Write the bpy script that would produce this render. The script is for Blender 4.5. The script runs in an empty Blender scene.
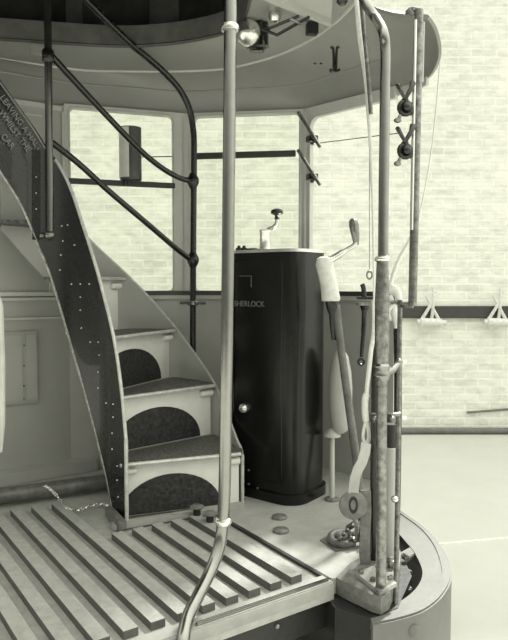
import bpy, bmesh, math, random
from mathutils import Vector, Matrix
random.seed(4)
C = bpy.context.scene.collection
TH = math.atan(35/640)
FW = Vector((0, math.cos(TH), -math.sin(TH))); UP = Vector((0, math.sin(TH), math.cos(TH)))
CAM = Vector((0, 0, 1.0))
def ray(px, py):
    return Vector((1, 0, 0))*((px-254)/640) + FW + UP*(-(py-320)/640)
def P(px, py, Y):                      # point of the place at depth Y
    d = ray(px, py); return CAM + d*(Y/d.y)
def Fz(px, py, z=0.0):                 # point of the place at height z
    d = ray(px, py); return CAM + d*((z-1)/d.z)
def onseg(px, A, B):                   # where a sight line meets the upright plane A-B (plan)
    d = ray(px, 200); ax, ay, bx, by = A[0], A[1], B[0]-A[0], B[1]-A[1]
    det = d.x*(-by) + d.y*bx
    t = (d.x*ay - d.y*ax)/(-(d.x*by - d.y*bx)) if abs(det) > 1e-9 else 0
    return t
AX = Vector((.82, .572, 0)); AX.normalize()      # along the tramcar
VX = Vector((-AX.y, AX.x, 0))                    # across it, away from us

# ------------------------------------------------------------ materials
def mat(name, col, rough=.5, metal=0., var=.12, scale=14., bump=.0, spec=.5, coat=0., bscale=60):
    m = bpy.data.materials.new(name); m.use_nodes = True
    nt = m.node_tree; b = nt.nodes['Principled BSDF']
    if not isinstance(col, tuple): col = (col, col*1.0, col*.95)
    b.inputs['Roughness'].default_value = rough; b.inputs['Metallic'].default_value = metal
    b.inputs['Specular IOR Level'].default_value = spec
    b.inputs['Coat Weight'].default_value = coat
    tc = nt.nodes.new('ShaderNodeTexCoord'); n = nt.nodes.new('ShaderNodeTexNoise')
    n.inputs['Scale'].default_value = scale; n.inputs['Detail'].default_value = 6; n.inputs['Roughness'].default_value = .65
    nt.links.new(tc.outputs['Object'], n.inputs['Vector'])
    r = nt.nodes.new('ShaderNodeValToRGB'); r.color_ramp.elements[0].position = .3; r.color_ramp.elements[1].position = .7
    r.color_ramp.elements[0].color = tuple(max(0, c*(1-var)) for c in col)+(1,)
    r.color_ramp.elements[1].color = tuple(min(1, c*(1+var)) for c in col)+(1,)
    nt.links.new(n.outputs['Fac'], r.inputs['Fac']); nt.links.new(r.outputs['Color'], b.inputs['Base Color'])
    n2 = nt.nodes.new('ShaderNodeTexNoise'); n2.inputs['Scale'].default_value = bscale; n2.inputs['Detail'].default_value = 4
    nt.links.new(tc.outputs['Object'], n2.inputs['Vector'])
    mr = nt.nodes.new('ShaderNodeMapRange'); mr.inputs['To Min'].default_value = max(.02, rough-.03); mr.inputs['To Max'].default_value = min(1, rough+.06)
    nt.links.new(n2.outputs['Fac'], mr.inputs['Value']); nt.links.new(mr.outputs['Result'], b.inputs['Roughness'])
    if bump:
        bp = nt.nodes.new('ShaderNodeBump'); bp.inputs['Strength'].default_value = bump; bp.inputs['Distance'].default_value = .004
        nt.links.new(n2.outputs['Fac'], bp.inputs['Height']); nt.links.new(bp.outputs['Normal'], b.inputs['Normal'])
    return m
M = dict(
    wallgrey=mat('grey enamel panel', .43, .35, var=.06, scale=5),
    cream=mat('pale painted panel', .50, .38, var=.07, scale=6),
    canopy=mat('canopy paint', .30, .35, var=.08, scale=4),
    frame=mat('window frame paint', .58, .4, var=.06),
    darkrail=mat('dark varnish', .05, .35, var=.2),
    black=mat('black gloss enamel', .010, .25, var=.3, scale=9, bump=.05, coat=.35),
    controller=mat('controller black enamel', .006, .22, var=.5, scale=7, bump=.2, spec=.35, bscale=25),
    upper=mat('upper deck varnish', .12, .3, var=.25),
    upperpane=mat('upper deck dark pane', .05, .12, var=.4, scale=5, coat=.5),
    iron=mat('worn steel', .24, .27, .85, var=.55, scale=45, bump=.25),
    darkiron=mat('dark handrail enamel', .012, .25, var=.3, coat=.15),
    brass=mat('polished rail metal', .30, .17, .95, var=.08, scale=25),
    bright=mat('bright plated metal', .8, .2, .9, var=.08),
    rim=mat('scraped edge metal', .62, .4, .3, var=.2, scale=40),
    wood=mat('worn pale timber floor', .38, .75, var=.16, scale=22, bump=.5),
    slat=mat('worn pale timber slat', .36, .72, var=.16, scale=26, bump=.6),
    slatshade=mat('slat sides darkened as shade', .12, .9, var=.2),  # slat timber darkened in colour to stand for shaded side faces
    plate=mat('worn floor plate', .36, .7, var=.13, scale=12, bump=.4),
    casting=mat('cast iron painted grey', .17, .45, .1, var=.4, scale=30, bump=.5),
    fender=mat('fender paint', .15, .45, .1, var=.12, scale=8, bump=.2),
    riser=mat('riser cream paint', .82, .45, var=.06),
    kick=mat('worn black kick plate', .022, .6, var=1.3, scale=55, bump=.8),
    tread=mat('ribbed tread', .14, .55, .2, var=.8, scale=70, bump=.8, bscale=140),
    stringl=mat('stringer grey paint', .44, .4, var=.06, scale=6),
    under=mat('underframe black', .018, .45, var=.3, scale=12, bump=.3),
    rope=mat('white cotton cord', .75, .9, var=.1, scale=80, bump=.6, bscale=200),
    leather=mat('pale leather strap', .45, .6, var=.12),
    letter=mat('pale lettering paint', .24, .6, var=.1),
    gilt=mat('dull raised lettering', .16, .5, var=.1),
    ground=mat('pale yard ground', .52, .9, var=.04, scale=3, bump=.2),
    concrete=mat('wall gutter', .16, .7, var=.2),
    fixture=mat('wall fixture paint', .7, .6, var=.15, scale=40),
    pipe=mat('dark conduit', .13, .4, .1, var=.35, scale=25, bump=.4),
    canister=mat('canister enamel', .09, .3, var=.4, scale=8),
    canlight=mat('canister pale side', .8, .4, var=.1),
    polished=mat('dark polished pole', .16, .2, .9, var=.1),
    canvas=mat('pale quilted cloth', .66, .8, var=.12, scale=10, bump=.3),
)
def brickmat():
    m = bpy.data.materials.new('pale brick'); m.use_nodes = True; nt = m.node_tree; b = nt.nodes['Principled BSDF']
    tc = nt.nodes.new('ShaderNodeTexCoord'); mp = nt.nodes.new('ShaderNodeMapping')
    mp.inputs['Rotation'].default_value = (math.radians(90), 0, 0)
    nt.links.new(tc.outputs['Object'], mp.inputs['Vector'])
    sx = nt.nodes.new('ShaderNodeSeparateXYZ'); cb = nt.nodes.new('ShaderNodeCombineXYZ')
    nt.links.new(tc.outputs['Object'], sx.inputs[0]); nt.links.new(sx.outputs['X'], cb.inputs['X']); nt.links.new(sx.outputs['Z'], cb.inputs['Y'])
    br = nt.nodes.new('ShaderNodeTexBrick')
    br.inputs['Color1'].default_value = (.72, .73, .66, 1); br.inputs['Color2'].default_value = (.83, .84, .77, 1)
    br.inputs['Mortar'].default_value = (.88, .89, .82, 1); br.inputs['Scale'].default_value = 1
    br.inputs['Brick Width'].default_value = .27; br.inputs['Row Height'].default_value = .086; br.inputs['Mortar Size'].default_value = .012
    br.inputs['Mortar Smooth'].default_value = .4; br.inputs['Bias'].default_value = .1
    nt.links.new(cb.outputs[0], br.inputs['Vector'])
    n = nt.nodes.new('ShaderNodeTexNoise'); n.inputs['Scale'].default_value = 2.3; n.inputs['Detail'].default_value = 5
    nt.links.new(tc.outputs['Object'], n.inputs['Vector'])
    n3 = nt.nodes.new('ShaderNodeTexNoise'); n3.inputs['Scale'].default_value = 5.5; n3.inputs['Detail'].default_value = 8; n3.inputs['Roughness'].default_value = .7
    mp2 = nt.nodes.new('ShaderNodeMapping'); mp2.inputs['Scale'].default_value = (1, 1, 2.6); nt.links.new(tc.outputs['Object'], mp2.inputs['Vector']); nt.links.new(mp2.outputs[0], n3.inputs['Vector'])
    rr = nt.nodes.new('ShaderNodeMapRange'); rr.inputs['From Min'].default_value = .35; rr.inputs['From Max'].default_value = .62
    nt.links.new(n.outputs['Fac'], rr.inputs['Value'])
    mx = nt.nodes.new('ShaderNodeMix'); mx.data_type = 'RGBA'
    mx.inputs['B'].default_value = (.88, .89, .82, 1)
    nt.links.new(br.outputs['Color'], mx.inputs['A'])
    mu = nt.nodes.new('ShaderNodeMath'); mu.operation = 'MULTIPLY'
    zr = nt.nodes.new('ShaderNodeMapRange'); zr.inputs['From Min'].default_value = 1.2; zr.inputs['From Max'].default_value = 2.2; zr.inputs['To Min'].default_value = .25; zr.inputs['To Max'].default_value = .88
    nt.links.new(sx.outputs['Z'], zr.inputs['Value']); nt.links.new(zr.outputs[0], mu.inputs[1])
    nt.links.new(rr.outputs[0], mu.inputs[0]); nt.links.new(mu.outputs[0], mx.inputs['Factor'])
    m2 = nt.nodes.new('ShaderNodeMix'); m2.data_type = 'RGBA'; m2.blend_type = 'MULTIPLY'; m2.inputs['Factor'].default_value = 1
    rp = nt.nodes.new('ShaderNodeMapRange'); rp.inputs['From Min'].default_value = .32; rp.inputs['From Max'].default_value = .55; rp.inputs['To Min'].default_value = .80; rp.inputs['To Max'].default_value = 1.05
    nt.links.new(n3.outputs['Fac'], rp.inputs['Value'])
    nt.links.new(mx.outputs['Result'], m2.inputs['A']); nt.links.new(rp.outputs[0], m2.inputs['B'])
    nt.links.new(m2.outputs['Result'], b.inputs['Base Color']); b.inputs['Roughness'].default_value = .9
    bp = nt.nodes.new('ShaderNodeBump'); bp.inputs['Strength'].default_value = .4; bp.inputs['Distance'].default_value = .006
    nt.links.new(br.outputs['Fac'], bp.inputs['Height']); bp.invert = True; nt.links.new(bp.outputs['Normal'], b.inputs['Normal'])
    return m
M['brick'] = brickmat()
def glassmat():
    m = bpy.data.materials.new('window glass'); m.use_nodes = True; nt = m.node_tree; nt.nodes.clear()
    o = nt.nodes.new('ShaderNodeOutputMaterial'); mx = nt.nodes.new('ShaderNodeMixShader'); t = nt.nodes.new('ShaderNodeBsdfTransparent'); g = nt.nodes.new('ShaderNodeBsdfGlossy')
    g.inputs['Roughness'].default_value = .03; g.inputs['Color'].default_value = (.9, .9, .9, 1); t.inputs['Color'].default_value = (.97, .98, .96, 1)
    fr = nt.nodes.new('ShaderNodeFresnel'); fr.inputs['IOR'].default_value = 1.35
    nt.links.new(fr.outputs[0], mx.inputs[0]); nt.links.new(t.outputs[0], mx.inputs[1]); nt.links.new(g.outputs[0], mx.inputs[2]); nt.links.new(mx.outputs[0], o.inputs['Surface'])
    return m
M['glass'] = glassmat()

# ------------------------------------------------------------ helpers
def empty(name, loc, label=None, cat=None, group=None):
    o = bpy.data.objects.new(name, None); C.objects.link(o); o.location = loc; o.empty_display_size = .05
    if label: o['label'] = label
    if cat: o['category'] = cat
    if group: o['group'] = group
    return o
def world_loc(o):
    v = Vector(o.location); p = o.parent
    if p is not None and o.type == 'MESH': return Vector(p.location) if p.type == 'EMPTY' else world_loc(p)
    return v
def obj(name, bm, m, parent=None, smooth=True, angle=40):
    bmesh.ops.recalc_face_normals(bm, faces=bm.faces)
    me = bpy.data.meshes.new(name); bm.normal_update()
    if smooth:
        for f in bm.faces: f.smooth = True
        for e in bm.edges:
            if len(e.link_faces) == 2 and e.calc_face_angle(0) > math.radians(angle): e.smooth = False
    root = parent
    while root is not None and root.type != 'EMPTY': root = root.parent
    if root is not None: off = Vector(root.location)
    elif parent is not None: off = Vector(parent.location)
    else:
        xs = [v.co for v in bm.verts]
        off = Vector(((min(v.x for v in xs)+max(v.x for v in xs))/2, (min(v.y for v in xs)+max(v.y for v in xs))/2, min(v.z for v in xs)))
    if parent is not None and root is None:
        r = parent
        while r.parent is not None: r = r.parent
        off = Vector(r.location)
    for v in bm.verts: v.co -= off
    bm.to_mesh(me); bm.free(); me.materials.append(M[m] if isinstance(m, str) else m)
    o = bpy.data.objects.new(name, me); C.objects.link(o)
    if parent is not None: o.parent = parent
    else: o.location = off
    return o
def tag(o, label, cat, group=None, kind=None):
    if label: o['label'] = label
    if cat: o['category'] = cat
    if group: o['group'] = group
    if kind: o['kind'] = kind
    return o
def struct(name, bm, m, parent=None, **k):
    o = obj(name, bm, m, parent, **k)
    if parent is None: o['kind'] = 'structure'
    return o
def B(): return bmesh.new()
def box(bm, c, s, rz=0., rot=None):
    mt = Matrix.Translation(c) @ (rot if rot is not None else Matrix.Rotation(rz, 4, 'Z')) @ Matrix.Diagonal((s[0], s[1], s[2], 1))
    r = bmesh.ops.create_cube(bm, size=1, matrix=mt); return r['verts']
def bevel(bm, w, seg=2):
    bmesh.ops.bevel(bm, geom=[e for e in bm.edges if e.is_manifold and e.calc_face_angle(0) > .5], offset=w, segments=seg, affect='EDGES', clamp_overlap=True); return bm
def prism(bm, pts, z0, z1):
    lo = [bm.verts.new((p[0], p[1], z0)) for p in pts]; hi = [bm.verts.new((p[0], p[1], z1)) for p in pts]
    n = len(pts); bm.faces.new(lo[::-1]); bm.faces.new(hi)
    for i in range(n): bm.faces.new((lo[i], lo[(i+1) % n], hi[(i+1) % n], hi[i]))
    return bm
def cat(pts, n=8):
    pts = [Vector(p) for p in pts]; out = []
    for i in range(len(pts)-1):
        p0 = pts[max(i-1, 0)]; p1 = pts[i]; p2 = pts[i+1]; p3 = pts[min(i+2, len(pts)-1)]
        for k in range(n):
            t = k/n
            out.append(.5*((2*p1)+(p2-p0)*t+(2*p0-5*p1+4*p2-p3)*t*t+(3*p1-p0-3*p2+p3)*t**3))
    out.append(pts[-1]); return out
def tube(bm, pts, r, seg=14, cap=True, flat=1.0):
    pts = [Vector(p) for p in pts]; n = len(pts); rs = r if isinstance(r, (list, tuple)) else [r]*n
    t0 = (pts[1]-pts[0]).normalized(); ref = Vector((0, 0, 1)) if abs(t0.z) < .9 else Vector((1, 0, 0))
    u = t0.cross(ref).normalized(); rings = []; pt = t0
    for i in range(n):
        t = (pts[min(i+1, n-1)]-pts[max(i-1, 0)]).normalized()
        q = pt.rotation_difference(t); u = q @ u; u = (u - t*u.dot(t)).normalized(); w = t.cross(u); pt = t
        rings.append([bm.verts.new(pts[i]+(u*math.cos(a)+w*math.sin(a)*flat)*rs[i]) for a in [2*math.pi*k/seg for k in range(seg)]])
    for i in range(n-1):
        for k in range(seg): bm.faces.new((rings[i][k], rings[i][(k+1) % seg], rings[i+1][(k+1) % seg], rings[i+1][k]))
    if cap: bm.faces.new(rings[0][::-1]); bm.faces.new(rings[-1])
    return bm
def lathe(bm, prof, c, axis=(0, 0, 1), seg=24):
    axis = Vector(axis).normalized(); q = Vector((0, 0, 1)).rotation_difference(axis); c = Vector(c); rings = []
    for r, z in prof:
        r = max(r, 1e-4)
        rings.append([bm.verts.new(c + q @ Vector((r*math.cos(2*math.pi*k/seg), r*math.sin(2*math.pi*k/seg), z))) for k in range(seg)])
    for i in range(len(rings)-1):
        for k in range(seg): bm.faces.new((rings[i][k], rings[i][(k+1) % seg], rings[i+1][(k+1) % seg], rings[i+1][k]))
    bm.faces.new(rings[0][::-1]); bm.faces.new(rings[-1]); return bm
def sphere(bm, c, r, sx=1, sy=1, sz=1, seg=16):
    bmesh.ops.create_uvsphere(bm, u_segments=seg, v_segments=max(6, seg//2), radius=r, matrix=Matrix.Translation(c) @ Matrix.Diagonal((sx, sy, sz, 1))); return bm
def torus(bm, c, R, r, axis=(0, 0, 1), seg=24, s2=10, sy=1.0, rot=None):
    q = Vector((0, 0, 1)).rotation_difference(Vector(axis).normalized()); c = Vector(c); rings = []
    for i in range(seg):
        a = 2*math.pi*i/seg; d = Vector((math.cos(a), math.sin(a), 0)); ring = []
        for k in range(s2):
            b = 2*math.pi*k/s2; p = d*(R+r*math.cos(b)); p.y *= sy; p.z = r*math.sin(b); ring.append(bm.verts.new(c+q@p))
        rings.append(ring)
    for i in range(seg):
        for k in range(s2):
            bm.faces.new((rings[i][k], rings[i][(k+1) % s2], rings[(i+1) % seg][(k+1) % s2], rings[(i+1) % seg][k]))
    return bm
def plate(bm, cols, th):        # upright sheet: cols = (x, y, z_low, z_high)
    n = len(cols); pl = [Vector((c[0], c[1])) for c in cols]; L = []
    for i, c in enumerate(cols):
        t = (pl[min(i+1, n-1)]-pl[max(i-1, 0)]).normalized(); nn = Vector((-t.y, t.x))*th/2
        L.append([bm.verts.new((c[0]+nn.x, c[1]+nn.y, c[2])), bm.verts.new((c[0]+nn.x, c[1]+nn.y, c[3])), bm.verts.new((c[0]-nn.x, c[1]-nn.y, c[3])), bm.verts.new((c[0]-nn.x, c[1]-nn.y, c[2]))])
    for i in range(n-1):
        for k in range(4): bm.faces.new((L[i][k], L[i][(k+1) % 4], L[i+1][(k+1) % 4], L[i+1][k]))
    bm.faces.new(L[0]); bm.faces.new(L[-1][::-1]); return bm
def sheet(bm, pts2, hole, O, U, V, N, th):  # flat panel with an opening: 2D pts in the frame O,U,V; thickness along N
    vs = []
    def loop(ps):
        v = [bm.verts.new(O+U*p[0]+V*p[1]) for p in ps]; vs.extend(v)
        return [bm.edges.new((v[i], v[(i+1) % len(v)])) for i in range(len(v))]
    e = loop(pts2)
    if hole: e += loop(hole)
    bmesh.ops.triangle_fill(bm, use_beauty=True, use_dissolve=False, edges=e)
    fs = [f for f in bm.faces]; r = bmesh.ops.extrude_face_region(bm, geom=fs)
    bmesh.ops.translate(bm, verts=[g for g in r['geom'] if isinstance(g, bmesh.types.BMVert)], vec=N*th); return bm
def rrect(x0, y0, x1, y1, r, n=6):
    out = []
    for cx, cy, a in ((x1-r, y1-r, 0), (x0+r, y1-r, 90), (x0+r, y0+r, 180), (x1-r, y0+r, 270)):
        for k in range(n+1):
            b = math.radians(a+90*k/n); out.append((cx+r*math.cos(b), cy+r*math.sin(b)))
    return out
def bolt(bm, c, r, h, axis=(0, 0, 1), hexa=True):
    lathe(bm, [(r, 0), (r, h*.8), (r*.8, h)], c, axis, 6 if hexa else 14)
def text_mesh(body, size, O, U, V, name, m, parent, depth=.0015):
    cu = bpy.data.curves.new(name, 'FONT'); cu.body = body; cu.size = size; cu.extrude = depth
    t = bpy.data.objects.new(name, cu); C.objects.link(t); dg = bpy.context.evaluated_depsgraph_get()
    me = bpy.data.meshes.new_from_object(t.evaluated_get(dg)); C.objects.unlink(t); bpy.data.objects.remove(t)
    bm = B(); bm.from_mesh(me); W = Vector(U).cross(Vector(V)).normalized()
    for v in bm.verts: v.co = Vector(O)+Vector(U)*v.co.x+Vector(V)*v.co.y+W*v.co.z
    return obj(name, bm, m, parent, smooth=False)
def dup_tree(root, dl, label=None):
    r = root.copy(); C.objects.link(r); r.location = Vector(root.location)+Vector(dl)
    if label: r['label'] = label
    for ch in list(root.children):
        c = ch.copy(); C.objects.link(c); c.parent = r
        for g in list(ch.children):
            d = g.copy(); C.objects.link(d); d.parent = c
    return r

# ------------------------------------------------------------ plan of the vestibule
ZT = 1.945; ZC = 2.15; ZS = .955
W1 = Fz(64, 107, ZT); J1 = Fz(186, 117, ZT); J2 = Fz(306, 112.5, ZT); J3 = Fz(398, 89.5, ZT)
W0 = W1 - AX*1.25
for v in (W0, W1, J1, J2, J3): v.z = 0
GZ = -.62
# yard ------------------------------------------------------------------
bm = B(); box(bm, (0, 4, GZ-.05), (22, 24, .1)); struct('ground', bm, 'ground', smooth=False)
YW = .0
YW = Fz(460, 433, GZ).y
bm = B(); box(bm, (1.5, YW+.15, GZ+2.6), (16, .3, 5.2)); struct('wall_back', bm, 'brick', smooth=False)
bm = B(); pts = [(x, YW-.05, GZ+.035+.0*x) for x in (-6, 9)]; tube(bm, pts, .035, 12); struct('trim_1', bm, 'concrete')
def at_wall(px, py, o=.0): return P(px, py, YW-o)
a = at_wall(340, 312); b = at_wall(520, 313)
bm = B(); box(bm, ((-2.5+b.x+1.5)/2, YW-.03, a.z), (b.x+4, .06, .13)); bevel(bm, .01)
tag(obj('timber_rail', bm, 'darkrail'), 'long dark horizontal timber rail fixed along the brick wall', 'wall rail')
a = at_wall(467, 412.5, .02); b = at_wall(525, 408, .02); bm = B(); tube(bm, [a, b], .012, 8)
tag(obj('thin_rod', bm, 'concrete'), 'thin grey rod on the brick wall above its foot', 'rod')
def wall_fixture(px, label):
    o = at_wall(px, 322, .1); e = empty('wall_bracket', (o.x, YW-.06, o.z), label, 'bracket', 'brackets on the yard wall rail')
    bm = B(); tube(bm, [o+Vector((-.16, .0, 0)), o+Vector((-.13, 0, 0)), o+Vector((-.12, 0, 0)), o+Vector((.1, 0, -.01)), o+Vector((.11, 0, -.01)), o+Vector((.15, 0, -.01))], [.03, .03, .045, .045, .03, .03], 12); obj('roller', bm, 'fixture', e)
    for k, (x0, x1, h) in enumerate(((-.11, .05, .32), (.08, -.06, .28), (.0, .02, .36))):
        bm = B(); tube(bm, [o+Vector((x0, .02, .02)), o+Vector(((x0+x1)/2, .0, h*.5)), o+Vector((x1, .03, h))], [.02, .016, .012], 8); obj('arm', bm, 'fixture', e)
    bm = B(); box(bm, o+Vector((0, .07, .12)), (.2, .03, .1)); bevel(bm, .005); obj('back_plate', bm, 'fixture', e)
wall_fixture(432, 'pale bracket with roller on the wall rail, just right of the tram posts')
wall_fixture(499, 'pale bracket with roller on the wall rail, at the right edge of the photo')
a = Fz(425, 546, GZ); b = Fz(525, 537, GZ)
bm = B(); tube(bm, [a+(a-b)*3, b+(b-a)*3], .012, 8); tag(obj('ground_rail', bm, 'fixture'), 'faint pale rail line across the yard ground', 'rail')

# ------------------------------------------------------------ floor
EA = Fz(195, 630); EB = Fz(334, 582)
EA.z = EB.z = 0
ED = (EB-EA).normalized(); EN = Vector((-ED.y, ED.x, 0))       # EN points into the car
SA = Fz(230, 522); SB = Fz(330, 580)
edge0 = EA-ED*1.3
fl = [edge0, EB, SA+(SA-SB)*.9, W0-AX*.3+Vector((0, 0, 0)), edge0+EN*0.6-ED*.4]
fpoly = [edge0, EB-(SB-SA).normalized()*-.0, SA+(SA-SB)*1.0, W0]
bm = B(); prism(bm, [(p.x, p.y) for p in (edge0, EB, SB, SA+(SA-SB).normalized()*1.05, W1, W0)], -.06, -.012)
floor = struct('floor', bm, 'wood', smooth=False)
# timber slats
slat_dir = (Fz(170, 587)-Fz(107, 533)).normalized(); slat_dir = (slat_dir + (SB-SA).normalized()).normalized()
slat_dir = (slat_dir + (Fz(135, 634)-Fz(12, 512)).normalized()*1.0).normalized()
sn = Vector((-slat_dir.y, slat_dir.x, 0))          # towards the right / front of the car
if sn.x < 0: sn = -sn
def hit_line(p, d, q, e):      # p+t d meets q+s e in plan
    den = d.x*e.y-d.y*e.x; return ((q.x-p.x)*e.y-(q.y-p.y)*e.x)/den
ref = Fz(107, 533); k = 0
pipeA = Fz(0, 512); pipeB = Fz(107, 497)
stairA = Fz(112, 533); stairB = Fz(240, 505)
period = .086
for i in range(-11, 5):
    # leave the strip beside the seam plate
    base = ref + sn*(period*i+.0)
    dA = hit_line(base, slat_dir, EA+EN*(.085), ED)
    if i < 0:
        dB = hit_line(base, slat_dir, pipeA, (pipeB-pipeA).normalized()) + .03
    else:
        dB = hit_line(base, slat_dir, stairA, (stairB-stairA).normalized()) + .035
    if i == -1: dB += .0
    p0 = base+slat_dir*dB; p1 = base+slat_dir*dA
    w = .046
    bm = B(); q = [p0, p1, p1+sn*w, p0+sn*w]
    prism(bm, [(v.x, v.y) for v in q], -.012, .014); bevel(bm, .002, 1)
    so_ = obj('floor_slat', bm, 'slat', floor, smooth=False); so_.data.materials.append(M['slatshade'])
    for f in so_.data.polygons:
        if abs(f.normal.z) < .3: f.material_index = 1  # upright faces take the darker colour, shade painted in
# nosing board & brass strip on the boarding edge
bm = B(); m_ = (edge0+EB)/2; L = (EB-edge0).length
ang = math.atan2(ED.y, ED.x)
box(bm, m_+EN*.03+Vector((0, 0, -.02)), (L, .06, .045), ang); bevel(bm, .004)
struct('trim_2', bm, 'plate')
bm = B(); a = EA-ED*.0; mm = (a+EB)/2-ED*.0; box(bm, mm+EN*.016+Vector((0, 0, .006)), ((EB-a).length*.96, .012, .012), ang); bevel(bm, .004)
struct('trim_3', bm, 'brass')
# boarding step panel under the floor with bolts
bm = B(); box(bm, m_+EN*.045+ED*.04+Vector((0, 0, -.105)), (L+.06, .03, .13), ang); bevel(bm, .004)
sidep = struct('trim_4', bm, 'under')
for (px, py) in ((277, 626), (341, 601), (350, 618)):
    q = P(px, py, (EB-ED*.1).y+.03)
    t = hit_line(Vector((0, 0, 0)), Vector((ray(px, py).x, ray(px, py).y, 0)), m_+EN*.03, ED)
    c = CAM+ray(px, py)*t
    bm = B(); sphere(bm, c, .011, 1, 1, 1, 12); obj('bolt', bm, 'iron', sidep)
bm = B(); a = SB+sn*.004-(SB-SA).normalized()*.01; b = SA+(SA-SB).normalized()*.7+sn*.004; box(bm, (a+b)/2+Vector((0, 0, -.008)), ((a-b).length, .014, .016), math.atan2((b-a).y, (b-a).x)); struct('trim_21', bm, 'under')
# right-hand metal floor plate
C0 = Fz(333, 575); nose = [Fz(333, 576), Fz(341, 579), Fz(373, 595), Fz(381, 596.5), Fz(389, 592), Fz(398, 571), Fz(402, 545)]
PLB = [EB+EN*.0, Fz(400, 520), Vector((J3.x-.02, J3.y-.02, 0)), J2-Vector((.0, .02, 0)), J1-Vector((0, .03, 0)), SA+(SA-SB).normalized()*1.0, SA+(SB-SA).normalized()*.0+sn*.012, EB+sn*.012]
pl = [SB+sn*.012+(SB-SA).normalized()*(-.005), Fz(345, 577), Fz(366, 572), Fz(385, 555), Fz(399, 530), Vector((J3.x-.004, J3.y-.004, 0)), J2-Vector((.0, .0, 0)), J1-Vector((0, .0, 0)), SA+(SA-SB).normalized()*.75+sn*.012]
bm = B(); prism(bm, [(p.x, p.y) for p in pl], -.055, 0); bevel(bm, .004)
struct('floor_plate', bm, 'plate', smooth=False).name = 'trim_5'
# corner casting
e = empty('corner_casting', Fz(375, 580), 'grey cast corner shoe under the foot of the front corner pole', 'casting')
bm = B(); cp = [Fz(336, 577.5, .003), Fz(345, 582, .003), Fz(373, 595, .003), Fz(381, 597, .003), Fz(389, 592.5, .003), Fz(399, 571, .003), Fz(401, 552, .003), Fz(390, 545, .003), Fz(368, 553, .003), Fz(350, 563, .003)]
prism(bm, [(p.x, p.y) for p in cp], -.055, .003); bevel(bm, .005); obj('shoe', bm, 'casting', e)
bm = B(); bp_ = [Fz(356, 573, .015), Fz(380, 592, .015), Fz(397, 583, .015), Fz(373, 566, .015)]
prism(bm, [(p.x, p.y) for p in bp_], .003, .016); bevel(bm, .002, 1); obj('base_plate', bm, 'plate', e)
for (px, py) in ((361, 573), (373, 581), (390, 579)):
    bm = B(); bolt(bm, Fz(px, py, .016), .011, .012); obj('bolt', bm, 'iron', e)
q = Fz(391, 568, .0); bm = B(); bolt(bm, q, .012, .04); obj('bolt', bm, 'iron', e); bm = B(); bolt(bm, q+Vector((0, 0, .022)), .017, .01); obj('nut', bm, 'iron', e)
bm = B(); q = P(407, 572, 2.36); bolt(bm, q, .014, .02, (.3, -1, .1)); obj('bolt', bm, 'iron', e); bm = B(); bolt(bm, q+Vector((0, .05, .04)), .013, .02, (.3, -1, .1)); obj('bolt', bm, 'iron', e)
bm = B(); q = P(402, 588, 2.25); box(bm, q+Vector((-.01, .05, -.01)), (.05, .16, .05), .3); bevel(bm, .01); obj('lug', bm, 'casting', e)

# fender ------------------------------------------------------------
FZ = -.062
out = cat([Fz(372, 624, FZ), Fz(400, 618, FZ), Fz(425, 609, FZ), Fz(443, 593, FZ), Fz(450, 574, FZ), Fz(441, 548, FZ), Fz(424, 528, FZ), Fz(403, 513, FZ), Vector((.64, 3.15, FZ)), Vector((.45, 3.5, FZ))], 6)
inn = cat([Fz(368, 611, FZ), Fz(383, 608, FZ), Fz(402, 600, FZ), Fz(417, 587, FZ), Fz(422.5, 572, FZ), Fz(416, 555, FZ), Fz(407, 543, FZ), Fz(392, 528, FZ), Vector((.50, 3.05, FZ)), Vector((.34, 3.38, FZ))], 6)
fe = empty('collision_fender', ((out[20].x+.45)/2, out[20].y, GZ), 'large curved grey collision fender wrapping the front corner below the posts', 'fender')
bm = B(); lo = []
rows = []
for o_, i_ in zip(out, inn):
    o2 = o_+(i_-o_).normalized()*.028
    rows.append([bm.verts.new(v) for v in (i_+Vector((0, 0, -.03)), i_, o2, o2+Vector((0, 0, .004)), o_+Vector((0, 0, .004)), o_+Vector((0, 0, -.03)))])
for i in range(len(rows)-1):
    for k in range(6): bm.faces.new((rows[i][k], rows[i][(k+1) % 6], rows[i+1][(k+1) % 6], rows[i+1][k]))
bm.faces.new(rows[0]); bm.faces.new(rows[-1][::-1]); obj('top_ring', bm, 'fender', fe, angle=25)
bm = B(); plate(bm, [(p.x, p.y, FZ-.34, FZ-.002) for p in out], .012); sk = obj('skirt', bm, 'fender', fe)
bm = B(); q = P(414, 627, 2.0); q = out[9]+Vector((.0, -.008, -.05)); lathe(bm, [(.02, 0), (.02, .004), (.014, .008)], q, (.25, -1, 0)); obj('boss', bm, 'fender', sk)
bm = B(); a = Fz(396, 562, FZ-.012); b = Fz(420, 548, FZ-.012); box(bm, (a+b)/2, ((a-b).length+.1, .05, .02), math.atan2(b.y-a.y, b.x-a.x)); bevel(bm, .003); obj('cross_bar', bm, 'fender', fe)
bm = B(); prism(bm, [(p.x, p.y) for p in (Fz(372, 600), Fz(398, 590), Fz(412, 560), Vector((.60, 2.85, 0)), Vector((.3, 3.3, 0)), Vector((.05, 2.9, 0)), Fz(335, 590))], -.45, -.06); bevel(bm, .01); struct('trim_6', bm, 'under', smooth=False)
bm = B(); a = Fz(365, 604, -.06); box(bm, (a.x-.0, a.y+.01, -.22), (.045, .05, .32), ang); bevel(bm, .005); struct('trim_7', bm, 'under')

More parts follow.
